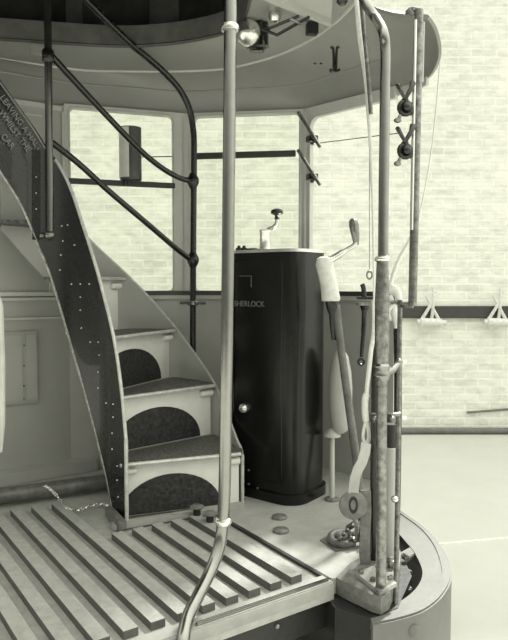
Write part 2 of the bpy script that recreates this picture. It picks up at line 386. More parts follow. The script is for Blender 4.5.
# ------------------------------------------------------------ walls of the vestibule
def poly(ps, r=.12, n=5):
    out = [ps[0]]
    for i in range(1, len(ps)-1):
        a, b, c = ps[i-1], ps[i], ps[i+1]; d1 = (a-b).normalized(); d2 = (c-b).normalized()
        p0, p2 = b+d1*r, b+d2*r
        for k in range(n+1):
            t = k/n; out.append(p0*(1-t)**2+b*2*t*(1-t)+p2*t*t)
    out.append(ps[-1]); return out
dl = poly([W1+(W1-J1).normalized()*.0, J1, J2, J3], .16)
bm = B(); plate(bm, [(p.x, p.y, -.06, ZS) for p in dl], .02); wf = struct('wall_front', bm, 'wallgrey')
bm = B(); plate(bm, [(p.x, p.y, -.06, ZT) for p in (W0, W1+(J1-W1)*.01)], .02); wl = struct('wall_left', bm, 'wallgrey')
def inward(ps, d):
    out = []
    for i, p in enumerate(ps):
        t = (ps[min(i+1, len(ps)-1)]-ps[max(i-1, 0)]).normalized(); out.append(p+Vector((t.y, -t.x, 0))*d)
    return out
bm = B(); plate(bm, [(p.x, p.y, ZS-.012, ZS+.012) for p in inward(dl, .01)], .05); struct('trim_8', bm, 'darkrail')
bm = B(); plate(bm, [(p.x, p.y, ZS-.034, ZS-.012) for p in inward(dl, .016)], .03); struct('trim_9', bm, 'cream')
bm = B()
for z0, z1, t in ((ZS-.012, ZS+.008, .05), (ZS-.035, ZS-.02, .03), (.82, .832, .03)):
    plate(bm, [(p.x, p.y, z0, z1) for p in inward([W0, W1], .014)], t)
struct('trim_10', bm, 'frame')
bm = B()
for pA in (W1-AX*.02, W1-AX*.10):
    plate(bm, [(p.x, p.y, ZS, ZT) for p in inward([pA, pA+AX*.025], .014)], .02)
plate(bm, [(p.x, p.y, ZT-.03, ZT-.005) for p in inward([W0, W1], .014)], .02)
plate(bm, [(p.x, p.y, ZT-.075, ZT-.065) for p in inward([W0, W1-AX*.12], .014)], .012)
struct('trim_11', bm, 'frame')
# low curb in front of left wall
bm = B(); plate(bm, [(p.x, p.y, -.01, .05) for p in inward([W0, W1+AX*.12], .05)], .1); struct('baseboard_left', bm, 'wallgrey')

def window(name, A, Bp, pxl, pxr, zb, zt, right_open=False):
    U = (Bp-A).normalized(); V = Vector((0, 0, 1)); N = Vector((U.y, -U.x, 0)); L = (Bp-A).length
    def s(px):
        d = Vector((ray(px, 200).x, ray(px, 200).y, 0)); t = hit_line(Vector((0, 0, 0)), d, A, U); return ((d*t)-A).dot(U)
    x0, x1 = s(pxl), (s(pxr) if pxr else L+.02)
    bm = B()
    if right_open:
        pts = [(0, ZS), (x0, ZS)] + [(x0+.05-.05*math.cos(a), zt-.05+.05*math.sin(a)) for a in [math.pi/2*k/6 for k in range(7)]] + [(L, zt), (L, ZT+.012), (0, ZT+.012)]
        sheet(bm, pts, None, A, U, V, N, .028)
    else:
        sheet(bm, [(0, ZS), (L, ZS), (L, ZT+.012), (0, ZT+.012)], rrect(x0, zb, x1, zt, .025), A, U, V, N, .028)
    w = struct(name, bm, 'frame', smooth=False)
    bm = B(); a_ = []
    if not right_open:
        # moulding bead round the opening
        O = A+N*.03; rr = rrect(x0-.006, zb-.006, x1+.006, zt+.006, .03)
        pts = [O+U*p[0]+V*p[1] for p in rr]; pts.append(pts[0]); tube(bm, pts, .005, 6, cap=False); obj('bead', bm, 'frame', w)
        bm = B(); sheet(bm, [(x0-.01, zb-.01), (x1+.01, zb-.01), (x1+.01, zt+.01), (x0-.01, zt+.01)], None, A+N*.012, U, V, N, .003)
        obj('pane', bm, 'glass', w, smooth=False)
    return w, U, N, s
w1, U1, N1, s1 = window('window_1', W1, J1, 71, 172, ZS+.0+.014, ZT-.012)
w2, U2, N2, s2 = window('window_2', J1, J2, 196.5, 299, ZS+.014, ZT-.012)
w3, U3, N3, s3 = window('window_3', J2, J3, 313, None, ZS+.01, ZT-.045, True)
def bar(name, A, U, N, sa, sb, z, h, parent, m='darkrail', o=.03):
    bm = B(); a, b = A+U*sa+N*o, A+U*sb+N*o; box(bm, (a+b)/2+Vector((0, 0, z)), ((b-a).length, .02, h), math.atan2(U.y, U.x)); bevel(bm, .003); return obj(name, bm, m, parent)
zb1 = P(120, 184.5, (W1.y+J1.y)/2).z; bar('cross_bar', W1, U1, N1, s1(69), s1(174), zb1, .03, w1)
zb2 = P(245, 156, (J2.y+J1.y)/2).z; bar('cross_bar', J1, U2, N2, s2(194), s2(296), zb2, .034, w2)
bm = B()
for c_, dd in ((J1, 0), (J2, 0)):
    box(bm, c_+Vector((0, -.03, (ZS+ZT)/2)), (.03, .02, ZT-ZS))
bevel(bm, .005); struct('trim_12', bm, 'frame')

# ------------------------------------------------------------ canopy & ceiling
LIP = [W0, (W0+W1)/2, W1, (W1+J1)/2, J1, (J1+J2)/2, J2, (J2+J3)/2, J3] + [Fz(*q, ZT) for q in ((424, 80), (433, 71), (438, 58), (438, 45), (434, 30), (427, 19), (418, 15))]
NEND = 7
BEAD = [Fz(*q, ZC) for q in ((-170, 20), (-60, 48), (66, 68), (120, 71), (180, 71), (225, 68.5), (262, 60), (284, 52.5), (304, 43), (318, 35), (330, 26), (338, 20), (345, 13), (351, 7), (356, 1))]
LIP = [Vector((p.x, p.y, ZT)) for p in LIP]; BEAD = [Vector((p.x, p.y, ZC)) for p in BEAD]
Ls, Bs = cat(LIP, 4), cat(BEAD, 4)
bm = B(); rows = []; K = 8
for ii, (l, b) in enumerate(zip(Ls, Bs)):
    r = []; we = min(1, max(0, (ii-(len(Ls)-17))/16)); we = we*we*(3-2*we)
    for k in range(K+1):
        f = math.pi/2*k/K; sf = math.sin(f); q = b.lerp(l, sf); q.z = ZT+(ZC-ZT)*(math.cos(f)*(1-we)+(1-sf)**1.7*we); r.append(bm.verts.new(q))
    rows.append(r)
for i in range(len(rows)-1):
    for k in range(K): bm.faces.new((rows[i][k], rows[i][k+1], rows[i+1][k+1], rows[i+1][k]))
bmesh.ops.recalc_face_normals(bm, faces=bm.faces)
g = bmesh.ops.solidify(bm, geom=bm.faces[:], thickness=-.012)
can = struct('ceiling_canopy', bm, 'canopy'); can.name = 'trim_13'
bm = B(); plate(bm, [(p.x, p.y, ZT-.03, ZT+.006) for p in Ls[32:38]], .014); struct('trim_14', bm, 'frame')
bm = B(); tube(bm, Bs, .008, 8); struct('trim_15', bm, 'frame')
bm = B(); mid = [b.lerp(l, math.sin(math.radians(50)))+Vector((0, 0, 0)) for l, b in zip(Ls, Bs)]
for q in mid: q.z = ZT+(ZC-ZT)*math.cos(math.radians(50))-.001
tube(bm, mid[:34], .006, 6); struct('trim_16', bm, 'canopy')
# ceiling with the stair opening
HO = [Fz(*q, ZC) for q in ((-150, 20), (-60, 33), (0, 38), (60, 42), (100, 44.5), (135, 45), (175, 42), (205, 37), (225, 31.5), (238, 24), (246, 12), (250, -4))]
HO += [Vector((.0, 2.25, ZC)), Vector((-1.05, 1.75, ZC))]
near = [Vector((.395, 2.3, ZC)), Vector((.33, 2.15, ZC)), Vector((.26, 2.05, ZC)), Vector((edge0.x+.1, edge0.y, ZC)), Vector((W0.x-.55, W0.y-.75, ZC))]
bm = B()
outer = [(p.x, p.y) for p in Bs] + [(p.x, p.y) for p in near]
hole = [(p.x, p.y) for p in cat(HO[:12], 3)] + [(p.x, p.y) for p in HO[12:]]
sheet(bm, outer, hole, Vector((0, 0, ZC)), Vector((1, 0, 0)), Vector((0, 1, 0)), Vector((0, 0, 1)), .05)
struct('ceiling', bm, 'canopy', smooth=False)
bm = B(); tube(bm, [Vector((x, y, ZC-.004)) for x, y in hole[:34]], .009, 6); struct('trim_17', bm, 'darkrail')
bm = B(); plate(bm, [(x, y-.0, ZC-.003, ZC+.09) for x, y in hole[:34]], .012); struct('trim_22', bm, 'upper')
# upper deck walls and roof
up = [Vector((p.x, p.y, 0)) for p in Bs] + [Vector((p.x, p.y, 0)) for p in near] 
bm = B(); plate(bm, [(p.x, p.y, ZC+.05, 3.3) for p in up+[up[0]]], .03); struct('wall_upper', bm, 'upper', smooth=False)
bm = B(); prism(bm, [(p.x, p.y) for p in up], 3.3, 3.36); struct('ceiling_upper', bm, 'upper', smooth=False)
ub = [(p.x, p.y) for p in Bs]
def upan(i0, i1, z0, z1, m, name, d):
    ps = inward([Vector((x, y, 0)) for x, y in ub[i0:i1+1]], d); bm = B(); plate(bm, [(p.x, p.y, z0, z1) for p in ps], .012); return struct(name, bm, m)
n_ = 18
for i0, i1 in ((4, 8), (9, 14), (16, 20), (22, 26)):
    upan(i0, i1, ZC+.09, ZC+.75, 'upperpane', 'window_%d' % (n_-14), .02); n_ += 1
# ceiling beam and fittings
a = Fz(262, -4, 2.11); b = Fz(330, 24, 2.11)
bm = B(); box(bm, (a+b)/2+Vector((0, 0, .01)), ((b-a).length, .022, .04), math.atan2(b.y-a.y, b.x-a.x)); bevel(bm, .004); struct('trim_18', bm, 'cream')
bm = B(); prism(bm, [(p.x, p.y) for p in (Fz(258, -8, 2.13), Fz(331, 20, 2.13), Fz(333, -10, 2.13), Fz(310, -50, 2.13))], 2.125, ZC); struct('trim_19', bm, 'cream', smooth=False)

# canopy switch
o = Fz(255, 30, 2.11); e = empty('circuit_breaker', (o.x, o.y, ZC), 'dark ceiling switch box with a round shiny dome beside the brass pole', 'switch')
bm = B(); box(bm, P(257, 33, o.y)+Vector((0, .03, .0)), (.10, .08, .14), -.15); bevel(bm, .02, 3); obj('housing', bm, 'black', e)
cc = P(246, 30, o.y-.04); bm = B(); lathe(bm, [(.0, -.035), (.03, -.03), (.052, -.01), (.058, .015), (.055, .03)], cc+Vector((0, .02, 0)), (.5, .9, .1), 28)
obj('dome', bm, 'bright', e)
bm = B(); tube(bm, [P(262, 29, 2.75), P(277, 35, 2.72), P(309, 17, 2.62)], .0065, 8); tube(bm, [P(268, 29, 2.76), P(299, 16, 2.7)], .0065, 8); obj('lever', bm, 'darkiron', e)
bm = B(); tube(bm, [P(290, 19, 2.65), P(302, 24, 2.65)], .007, 8); obj('linkage', bm, 'iron', e)
q = Fz(312, 29, 2.12); bm = B(); box(bm, q+Vector((0, 0, .0)), (.05, .04, .05), .2); bevel(bm, .004)
tag(obj('ceiling_block', bm, 'under'), 'small dark block under the canopy at the end of the light beam', 'block')
q = Fz(275, 17, 2.12); bm = B(); lathe(bm, [(.03, .03), (.028, .0), (.018, -.02), (.0, -.026)], q, (0, 0, 1)); tag(obj('ceiling_rosette', bm, 'bright'), 'small pale round fitting on the ceiling right of the shiny dome', 'fitting')
q = Fz(342, 2, 2.12); bm = B(); lathe(bm, [(.022, .03), (.022, .0), (.012, -.012)], q, (0, 0, 1)); tag(obj('ceiling_lamp_cap', bm, 'black'), 'small dark cap on the ceiling near the top of the bell cord', 'fitting')
# double hook
c = P(335, 60, 2.75); e = empty('cord_hook', c, 'dark double hook hanging under the canopy', 'hook')
for dx in (-2.5, 2.5):
    bm = B(); tube(bm, cat([P(335+dx*1.6, 47.5, 2.75), P(335+dx*.7, 49, 2.76), P(335+dx*.5, 66, 2.76), P(335+dx*.6, 71, 2.74), P(335+dx*1.8, 69.5, 2.72)], 4), .0055, 8); obj('prong', bm, 'darkiron', e)
bm = B(); sphere(bm, P(334, 71, 2.75), .013, 1.6, 1, .6, 10); obj('boss', bm, 'darkiron', e)
for px in (315, 321):
    q = Fz(px, 63.5, 2.09); bm = B(); sphere(bm, q, .006, 1.3, 1, .7, 8); tag(obj('screw_head', bm, 'black'), 'dark screw head in the canopy left of the double hook', 'screw', 'pair of canopy screw heads')
# small plate on cove at left
bm = B(); q = P(42, 51, 3.05); box(bm, q, (.11, .02, .045), .5); bevel(bm, .004); tag(obj('rail_end_plate', bm, 'canopy'), 'small pale fixing plate at the top of the left pole', 'plate')

# ------------------------------------------------------------ staircase
st = empty('staircase', Fz(180, 510), 'curved platform staircase with riveted black side sheet and cream risers', 'staircase')
T = [(126, 2.64, 440, 524), (122, 2.665, 395, 521), (116, 2.70, 350, 516), (110, 2.735, 320, 508), (105, 2.77, 300, 482), (95, 2.81, 263, 440), (83, 2.85, 225, 395), (72, 2.87, 192, 357), (60, 2.875, 167, 315), (47, 2.86, 150, 272), (35, 2.84, 131, 243), (20, 2.80, 110, 207), (0, 2.74, 82, 175), (-30, 2.65, 40, 130), (-60, 2.56, 0, 85)]
def tcol(px, Y, yu, yl):
    a, b = P(px, yu, Y), P(px, yl, Y); return Vector((a.x, a.y, max(.0, b.z), a.z)) if False else (a.x, a.y, max(.0, b.z), a.z)
cols4 = [tcol(*t) for t in T]
def cat4(cols, n=5):
    A3 = cat([Vector((c[0], c[1], c[2])) for c in cols], n); B3 = cat([Vector((c[0], c[1], c[3])) for c in cols], n)
    return [(a.x, a.y, max(0, a.z), b.z) for a, b in zip(A3, B3)]
sc_ = cat4(cols4)
bm = B(); plate(bm, sc_, .006); ls = obj('stringer', bm, 'black', st); ls['label'] = 'riveted black outer side sheet'
bm = B(); tube(bm, [Vector((c[0], c[1], c[3])) for c in sc_[:43]], .0075, 8); obj('edge_bead', bm, 'rim', ls)
bm = B(); tube(bm, [Vector((c[0], c[1], c[3])) for c in sc_[42:]], .0075, 8); obj('edge_bead', bm, 'polished', ls)
bm = B(); tube(bm, [Vector((c[0], c[1], c[2]+.004)) for c in sc_], .0065, 8); obj('edge_bead', bm, 'iron', ls)
bm = B(); c = sc_[0]; tube(bm, [Vector((c[0], c[1], 0)), Vector((c[0], c[1], c[3]))], .0085, 8); obj('edge_bead', bm, 'rim', ls)
def on_str(px, py):                    # point and outward normal on the side sheet
    best = None
    for i in range(len(sc_)-1):
        A_ = Vector((sc_[i][0], sc_[i][1], 0)); B_ = Vector((sc_[i+1][0], sc_[i+1][1], 0)); d = ray(px, py); d2 = Vector((d.x, d.y, 0)); e_ = B_-A_
        den = d2.x*e_.y-d2.y*e_.x
        if abs(den) < 1e-9: continue
        t = (A_.x*e_.y-A_.y*e_.x)/den; s = ((d2*t)-A_).dot(e_)/e_.length_squared
        if -.01 <= s <= 1.01 and t > 0:
            n = Vector((e_.y, -e_.x, 0)).normalized()
            if n.y > 0: n = -n
            p = CAM+d*t
            if best is None or p.y < best[0].y: best = (p, n, e_.normalized())
    return best
rv = [(82, 328), (91, 342), (99, 342), (100, 355), (99, 372), (99, 388), (107, 403), (114, 404), (114, 417), (113, 433), (113, 449), (118, 466), (118, 480), (119, 497), (36, 177), (36, 193), (36, 209), (62, 226), (63, 241), (61, 255), (60, 270), (72, 284), (81, 284), (81, 297), (81, 310), (90, 284), (68, 225), (75, 245), (113, 510)]
rm = None
for (px, py) in rv:
    q = on_str(px, py)
    if not q: continue
    bm = B(); sphere(bm, q[0]+q[1]*.004, .0045, 1, 1, 1, 8); r = obj('rivet', bm, 'bright', ls)
# seam strip
q0, q1 = on_str(36, 150), on_str(36, 240)
bm = B(); w_ = q0[2]*.018
for a_, b_ in ((q0, q1),):
    v = [bm.verts.new(p) for p in (a_[0]+a_[1]*.006-w_, a_[0]+a_[1]*.006+w_, b_[0]+b_[1]*.006+w_, b_[0]+b_[1]*.006-w_)]
    bm.faces.new(v); bmesh.ops.solidify(bm, geom=bm.faces[:], thickness=.003)
obj('seam_strip', bm, 'black', ls)
# lettering along the slope
def letters(txt, pxa, pya, pxb, pyb, hpx):
    a = on_str(pxa, pya); b = on_str(pxb, pyb)
    U = (b[0]-a[0]); ln = U.length; U.normalize(); N = a[1]; N = (N-U*N.dot(U)).normalized(); V = N.cross(U)
    if V.z < 0: V = -V
    size = hpx*2.8/640*1.35
    t = text_mesh(txt, size, a[0]+N*.012, U, V, 'lettering', 'letter', ls)
    xs = [(v.co+Vector(st.location)-a[0]).dot(U) for v in t.data.vertices]; f = ln/(max(xs) or 1)
    for v in t.data.vertices:
        w = v.co+Vector(st.location)-a[0]; k = w.dot(U); w += U*(k*f-k); v.co = a[0]+w-Vector(st.location)
letters('LEAVING A HALT', -2, 98, 37, 152, 6.5)
letters('WHILST THE', -3, 113, 26, 153, 6.5)
letters('CAR', -1, 137, 10, 150, 6.5)

zt_ = [.245, .505, .765, 1.04]
nos = [(Fz(120, 463.5, .245), Fz(240.5, 452, .245)), (Fz(112, 397.5, .505), Fz(214, 384, .505)), (Fz(100, 338, .765), Fz(174, 329, .765)),
       (Vector((-.86, 3.06, 1.04)), Vector((-.69, 3.41, 1.04))), (Vector((-.98, 2.98, 1.3)), Vector((-1.02, 3.3, 1.3))), (Vector((-1.12, 2.84, 1.55)), Vector((-1.25, 3.15, 1.55)))]
Rpts = [(242.5, 2.90, 455), (241, 2.94, 448), (236, 2.98, 437), (225, 3.09, 407), (214, 3.21, 383), (200, 3.31, 361), (190, 3.36, 347), (175, 3.43, 327), (150, 3.46, 298), (123, 3.455, 271), (105, 3.43, 254.5), (88, 3.39, 238), (70, 3.33, 218), (40, 3.2, 190), (0, 3.05, 140)]
rc = []
for px, Y, yu in Rpts:
    a = P(px, yu, Y); rc.append((a.x, a.y, max(0, a.z-.42), a.z))
rc = cat4(rc, 4)
bm = B(); plate(bm, rc, .008); rs = obj('stringer', bm, 'stringl', st); rs['label'] = 'pale grey wall-side side sheet'
bm = B(); tube(bm, [Vector((c[0], c[1], c[3])) for c in rc], .006, 8); obj('edge_bead', bm, 'rim', rs)
bm = B(); c = rc[0]; tube(bm, [Vector((c[0], c[1], 0)), Vector((c[0], c[1], c[3]))], .008, 8); obj('edge_bead', bm, 'rim', rs)
def near_rc(p):
    b = min(rc, key=lambda c: (c[0]-p.x)**2+(c[1]-p.y)**2); return Vector((b[0], b[1], p.z))
for i, (a, b) in enumerate(nos):
    z = a.z; nxt = nos[i+1] if i+1 < len(nos) else (a+(a-nos[i-1][0])*.9, b+(b-nos[i-1][1])*.9)
    c, d = nxt[1].copy(), nxt[0].copy(); c.z = d.z = z; d = d+(c-d)*(.15 if i < 3 else .35)
    dirn = ((d+c)/2-(a+b)/2).normalized()
    c2, d2 = c+dirn*.02, d+dirn*.02
    bm = B()
    arc = [p for p in [Vector((q[0], q[1], 0)) for q in rc] if (p-Vector((b.x, b.y, 0))).dot((c-b)) > 0 and (p-Vector((c.x, c.y, 0))).dot(b-c) > 0]
    poly_ = [a, b] + arc + [c2, d2]
    prism(bm, [(p.x, p.y) for p in poly_], z-.018, z); tr = obj('tread', bm, 'tread', st, smooth=False)
    bm = B(); off = dirn*-.004; tube(bm, [a+off+Vector((0, 0, -.008)), b+off+Vector((0, 0, -.008))], .009, 8); obj('nosing', bm, 'rim', tr)
    # bracket knob under right end
    if i < 4:
        u = (a-b).normalized(); bm = B(); kb = b+u*.02+dirn*.025+Vector((0, 0, -.045)); tube(bm, [kb-u*.02, kb+u*.035], .018, 10); sphere(bm, kb+u*.035, .018, seg=10); obj('bracket', bm, 'riser', tr)
        bm = B(); ka = a-u*.03+dirn*.025+Vector((0, 0, -.045)); tube(bm, [ka, ka-u*.03], .015, 10); sphere(bm, ka-u*.03, .015, seg=10); obj('bracket', bm, 'riser', tr)
    # riser below this tread
    z0 = 0 if i == 0 else nos[i-1][0].z
    ra, rb = a+dirn*.035, b+dirn*.035
    if i >= 4: continue
    U = (rb-ra); Lr = U.length; U.normalize(); N = Vector((U.y, -U.x, 0))
    O = Vector((ra.x, ra.y, 0))
    bm = B(); sheet(bm, [(0, z0), (Lr, z0), (Lr, z-.018), (0, z-.018)], None, O, U, Vector((0, 0, 1)), -N, .008); rr_ = obj('riser', bm, 'riser', st, smooth=False)
    if i < 4:
        spec = [(.0, .84, .165), (.0, .88, .175), (.0, .86, .18), (.0, .5, .18)][i]
        x0, x1, h = spec[0]*Lr, spec[1]*Lr, spec[2]; xc, rx = (x0+x1)/2, (x1-x0)/2
        zb = z0+.004
        pts = [(xc+rx*math.cos(t), zb+h*math.sin(t)) for t in [math.pi*k/20 for k in range(21)]]
        bm = B(); sheet(bm, pts, None, O+N*.001, U, Vector((0, 0, 1)), N, .004); obj('kick_plate', bm, 'kick', rr_, smooth=False)
# base strip of stair
bm = B(); a, b = Fz(112, 528), Fz(243, 506); u = (b-a).normalized(); box(bm, (a+b)/2+Vector((0, 0, .005)), ((b-a).length, .05, .022), math.atan2(u.y, u.x)); bevel(bm, .004); obj('base_strip', bm, 'plate', st)
bm = B(); a, b = Fz(106, 515), Fz(120, 531); u = (b-a).normalized(); box(bm, (a+b)/2+Vector((0.01, 0.005, .018)), ((b-a).length, .035, .04), math.atan2(u.y, u.x)); bevel(bm, .004); obj('foot_block', bm, 'casting', st)

# stair handrail ------------------------------------------------------
PY = 3.43
base = P(193, 345, PY); hr = empty('stair_handrail', Vector((base.x, base.y, base.z-.1)), 'dark three-bar stair handrail with ball joints on an upright post', 'handrail')
bm = B(); pts = [P(193, 372, PY), P(193, 300, PY), P(193.5, 220, PY), P(194, 150, PY), P(193, 128, PY), P(189, 108, 3.41), P(180, 90, 3.37), P(165, 73, 3.3), P(148, 58, 3.22), P(131, 44, 3.12), P(108, 22, 2.98), P(84, -2, 2.84), P(55, -30, 2.7)]
tube(bm, cat(pts, 6), .0165, 14); obj('top_rail', bm, 'darkiron', hr)
PL = 2.84
bm = B(); tube(bm, cat([P(193, 181, PY), P(180, 178, 3.38), P(162, 168, 3.3), P(140, 150, 3.2), P(110, 119, 3.06), P(80, 87, 2.95), P(58, 63, 2.87), P(50, 54, PL)], 6), .0145, 14); obj('rail', bm, 'darkiron', hr)
bm = B(); tube(bm, cat([P(193, 261, PY), P(178, 250, 3.37), P(150, 226, 3.25), P(110, 192, 3.08), P(78, 163, 2.95), P(50, 141, PL+.01)], 6), .0145, 14); obj('rail', bm, 'darkiron', hr)
for py in (181, 260):
    bm = B(); lathe(bm, [(.017, -.04), (.022, -.03), (.031, -.012), (.033, 0), (.031, .012), (.022, .03), (.017, .04)], P(193, py, PY)); obj('ball_joint', bm, 'darkiron', hr)
bm = B(); lathe(bm, [(.018, -.015), (.03, -.01), (.033, 0), (.03, .01), (.018, .015)], P(193, 303, PY)); tube(bm, [P(180, 303, PY+.02), P(206, 303, PY+.02)], .008, 8); obj('collar', bm, 'iron', hr)
# left pole
q = P(50, 235, PL); e = empty('ceiling_pole', q, 'dark vertical pole at the left, ending in a ball above the black stair sheet', 'pole')
bm = B(); tube(bm, [P(50, 236, PL), P(49.6, 180, PL), P(48, 40, PL), P(46.5, -60, PL)], .0165, 16); obj('shaft', bm, 'polished', e)
bm = B(); sphere(bm, P(50, 235, PL), .024, 1, 1, .9); tube(bm, [P(50, 235, PL), P(43, 236, PL+.01), P(34, 236, PL+.03)], [.012, .009, .007], 8); sphere(bm, P(42, 235.5, PL), .014, seg=10); obj('end_ball', bm, 'iron', e)
bm = B(); lathe(bm, [(.018, -.03), (.026, -.02), (.026, .02), (.018, .03)], P(48, 56, PL)); obj('collar', bm, 'darkiron', e)

# ------------------------------------------------------------ brass entrance pole
D = 2.0
e = empty('entrance_pole', Fz(186, 640), 'thick polished vertical pole with a bent foot at the boarding edge', 'pole')
def pin(px, py, Y): return P(px, py, Y)
bm = B(); tube(bm, cat([Vector((P(230, -30, D).x, D, ZC)), P(230.3, 0, D), P(230, 60, D), P(228, 250, D), P(226, 400, D), P(224.5, 490, D), P(222.5, 525, D), P(219, 548, 1.985), P(210, 572, 1.94), P(197, 598, 1.87), P(187.5, 618, 1.82), P(183, 640, 1.765), P(182, 655, 1.75)], 6), .0195, 20); obj('shaft', bm, 'brass', e)
for py, px in ((28, 230), (521, 223)):
    bm = B(); lathe(bm, [(.02, -.012), (.026, -.009), (.029, 0), (.026, .009), (.02, .012)], P(px, py, D)); obj('collar', bm, 'bright', e)

# ------------------------------------------------------------ controller
ct = empty('tram_controller', (.125, 3.06, 0), 'tall black enamelled controller cabinet with bright top and crank handle', 'controller')
A_ = Vector((-.145, 3.08, 0)); C_ = Vector((.185, 2.83, 0)); u = (C_-A_).normalized(); n = Vector((-u.y, u.x, 0)); Lc = (C_-A_).length; Dc = .30
CO = A_+u*(Lc/2)+n*(Dc/2); cr = math.atan2(u.y, u.x)
def crr(g, r): return [(CO+u*x+n*y) for x, y in rrect(-Lc/2-g, -Dc/2-g, Lc/2+g, Dc/2+g, r, 8)]
ZK = P(280, 252, 2.9).z
bm = B(); prism(bm, [(p.x, p.y) for p in crr(0, .085)], .03, ZK); obj('body', bm, 'controller', ct)
bm = B(); prism(bm, [(p.x, p.y) for p in crr(.014, .095)], 0, .045); bevel(bm, .008); obj('base_flange', bm, 'controller', ct)
bm = B(); prism(bm, [(p.x, p.y) for p in crr(.010, .09)], ZK, ZK+.014); bevel(bm, .005); obj('top_plate', bm, 'bright', ct)
# raised door outline on the wide face
fn = -n
bm = B(); O = A_+fn*.001
ps = rrect(.05, .09, Lc-.075, ZK-.03, .03); pts = [O+u*x+Vector((0, 0, z)) for x, z in ps]; pts.append(pts[0]); tube(bm, pts, .004, 6, cap=False); dr = obj('door', bm, 'controller', ct)
q = P(245, 408, 2.96); t = hit_line(Vector((0, 0, 0)), Vector((ray(245, 408).x, ray(245, 408).y, 0)), A_, u); q = CAM+ray(245, 408)*t
bm = B(); lathe(bm, [(.022, 0), (.024, .01), (.02, .022), (.008, .03)], q, fn); obj('latch', bm, 'bright', dr)
def oncf(px, py):
    t = hit_line(Vector((0, 0, 0)), Vector((ray(px, py).x, ray(px, py).y, 0)), A_, u); return CAM+ray(px, py)*t
tq = oncf(234.5, 306); text_mesh('SHERLOCK', .036, tq+fn*.003, u, Vector((0, 0, 1)), 'lettering', 'gilt', ct)
bm = B(); a, b, c = oncf(240, 276), oncf(251.5, 276), oncf(251.5, 287); tube(bm, [a+fn*.002, b+fn*.002, c+fn*.002], .002, 6); obj('name_plate_edge', bm, 'gilt', ct)
for (px, py) in ((249, 470), (249, 484), (258, 488), (268, 494), (277, 497)):
    bm = B(); sphere(bm, oncf(px, py)+fn*.003, .006, seg=8); obj('rivet', bm, 'iron', ct)
for py_ in (466, 480):
    bm = B(); box(bm, oncf(245, py_)+fn*.008, (.03, .02, .012), cr); bevel(bm, .003); obj('hinge', bm, 'darkiron', ct)
vb = [P(323.5, y, 3.0) for y in (262, 500)]
# handle
zt = ZK+.014; hp = P(265, 246, 3.02); hp.z = zt
bm = B(); lathe(bm, [(.045, 0), (.045, .006), (.026, .012), (.024, .08), (.027, .085), (.027, .095), (.012, .1)], hp); hd = obj('handle_drum', bm, 'bright', ct)
kb = P(277, 213, 3.0)
bm = B(); tube(bm, cat([hp+Vector((0, 0, .07)), P(268, 230, 3.02), P(274, 227, 3.0), P(277, 222, 3.0), kb], 4), .0105, 10); obj('crank', bm, 'bright', hd)
bm = B(); lathe(bm, [(.012, -.03), (.01, -.012), (.028, -.004), (.03, .004), (.026, .014), (.012, .02)], kb); obj('knob', bm, 'black', hd)
for px in (239, 244):
    q = P(px, 246, 3.02); q.z = zt; bm = B(); lathe(bm, [(.016, 0), (.016, .01), (.008, .014), (.007, .022)], q); obj('stud', bm, 'darkiron', ct)
q = P(253, 246, 3.02); q.z = zt; bm = B(); lathe(bm, [(.03, 0), (.028, .008), (.01, .012)], q); obj('key_boss', bm, 'black', ct)

# ------------------------------------------------------------ handbrake
e = empty('handbrake', Fz(360, 540), 'cranked handbrake with pale sleeve on a slanting dark shaft right of the controller', 'handbrake')
HY = 2.72
bm = B(); tube(bm, cat([P(336, 305, HY), P(340, 340, HY-.02), P(348, 400, HY-.1), P(355, 450, HY-.16), P(361, 500, HY-.17), Fz(366, 525)], 4), [.0165]*21, 14); obj('shaft', bm, 'pipe', e)
bm = B(); tube(bm, [P(331, 299, HY), P(332.5, 307, HY), P(333, 315, HY), P(333.5, 325, HY), P(334, 340, HY)], [.026, .026, .017, .016, .011], 14); obj('socket', bm, 'darkiron', e)
bm = B(); tube(bm, [P(324, 256.5, HY), P(324, 258, HY), P(324.5, 264, HY), P(326, 272, HY), P(329, 285, HY), P(331, 300, HY), P(331, 301, HY)], [.015, .03, .038, .036, .036, .040, .036], 20); obj('sleeve', bm, 'fixture', e)
bm = B(); tube(bm, cat([P(322, 264, HY), P(332, 259, HY), P(345, 251, HY), P(353, 246, HY), P(356, 242.5, HY)], 4), [.026]*4+[.019]*4+[.013]*9, 12, flat=.8); arm = obj('crank_arm', bm, 'bright', e)
bm = B(); tube(bm, [P(356.5, 245, HY), P(356, 241, HY), P(355.5, 236, HY), P(354, 226, HY), P(353, 220.5, HY), P(353, 218.5, HY)], [.010, .014, .017, .021, .018, .008], 16); obj('grip', bm, 'iron', arm)

# bulbous housing on pipe
GY = 2.98; bs = Fz(332, 500)
e = empty('gear_housing', bs, 'grey bulbous housing on a thin upright pipe behind the handbrake shaft', 'housing')
bm = B(); lathe(bm, [(.014, -.215), (.035, -.20), (.048, -.15), (.055, -.08), (.056, 0), (.05, .08), (.035, .15), (.016, .18)], P(340.5, 388, GY)); obj('housing', bm, 'wallgrey', e)
bm = B(); lathe(bm, [(.042, 0), (.04, .008), (.012, .035)], P(332, 436, GY)); tube(bm, [P(332, 436, GY), Vector((bs.x, bs.y, 0))], .0125, 10); obj('stem', bm, 'wallgrey', e)
bm = B(); lathe(bm, [(.035, 0), (.035, .008), (.018, .014)], (bs.x, bs.y, 0)); obj('foot', bm, 'casting', e)

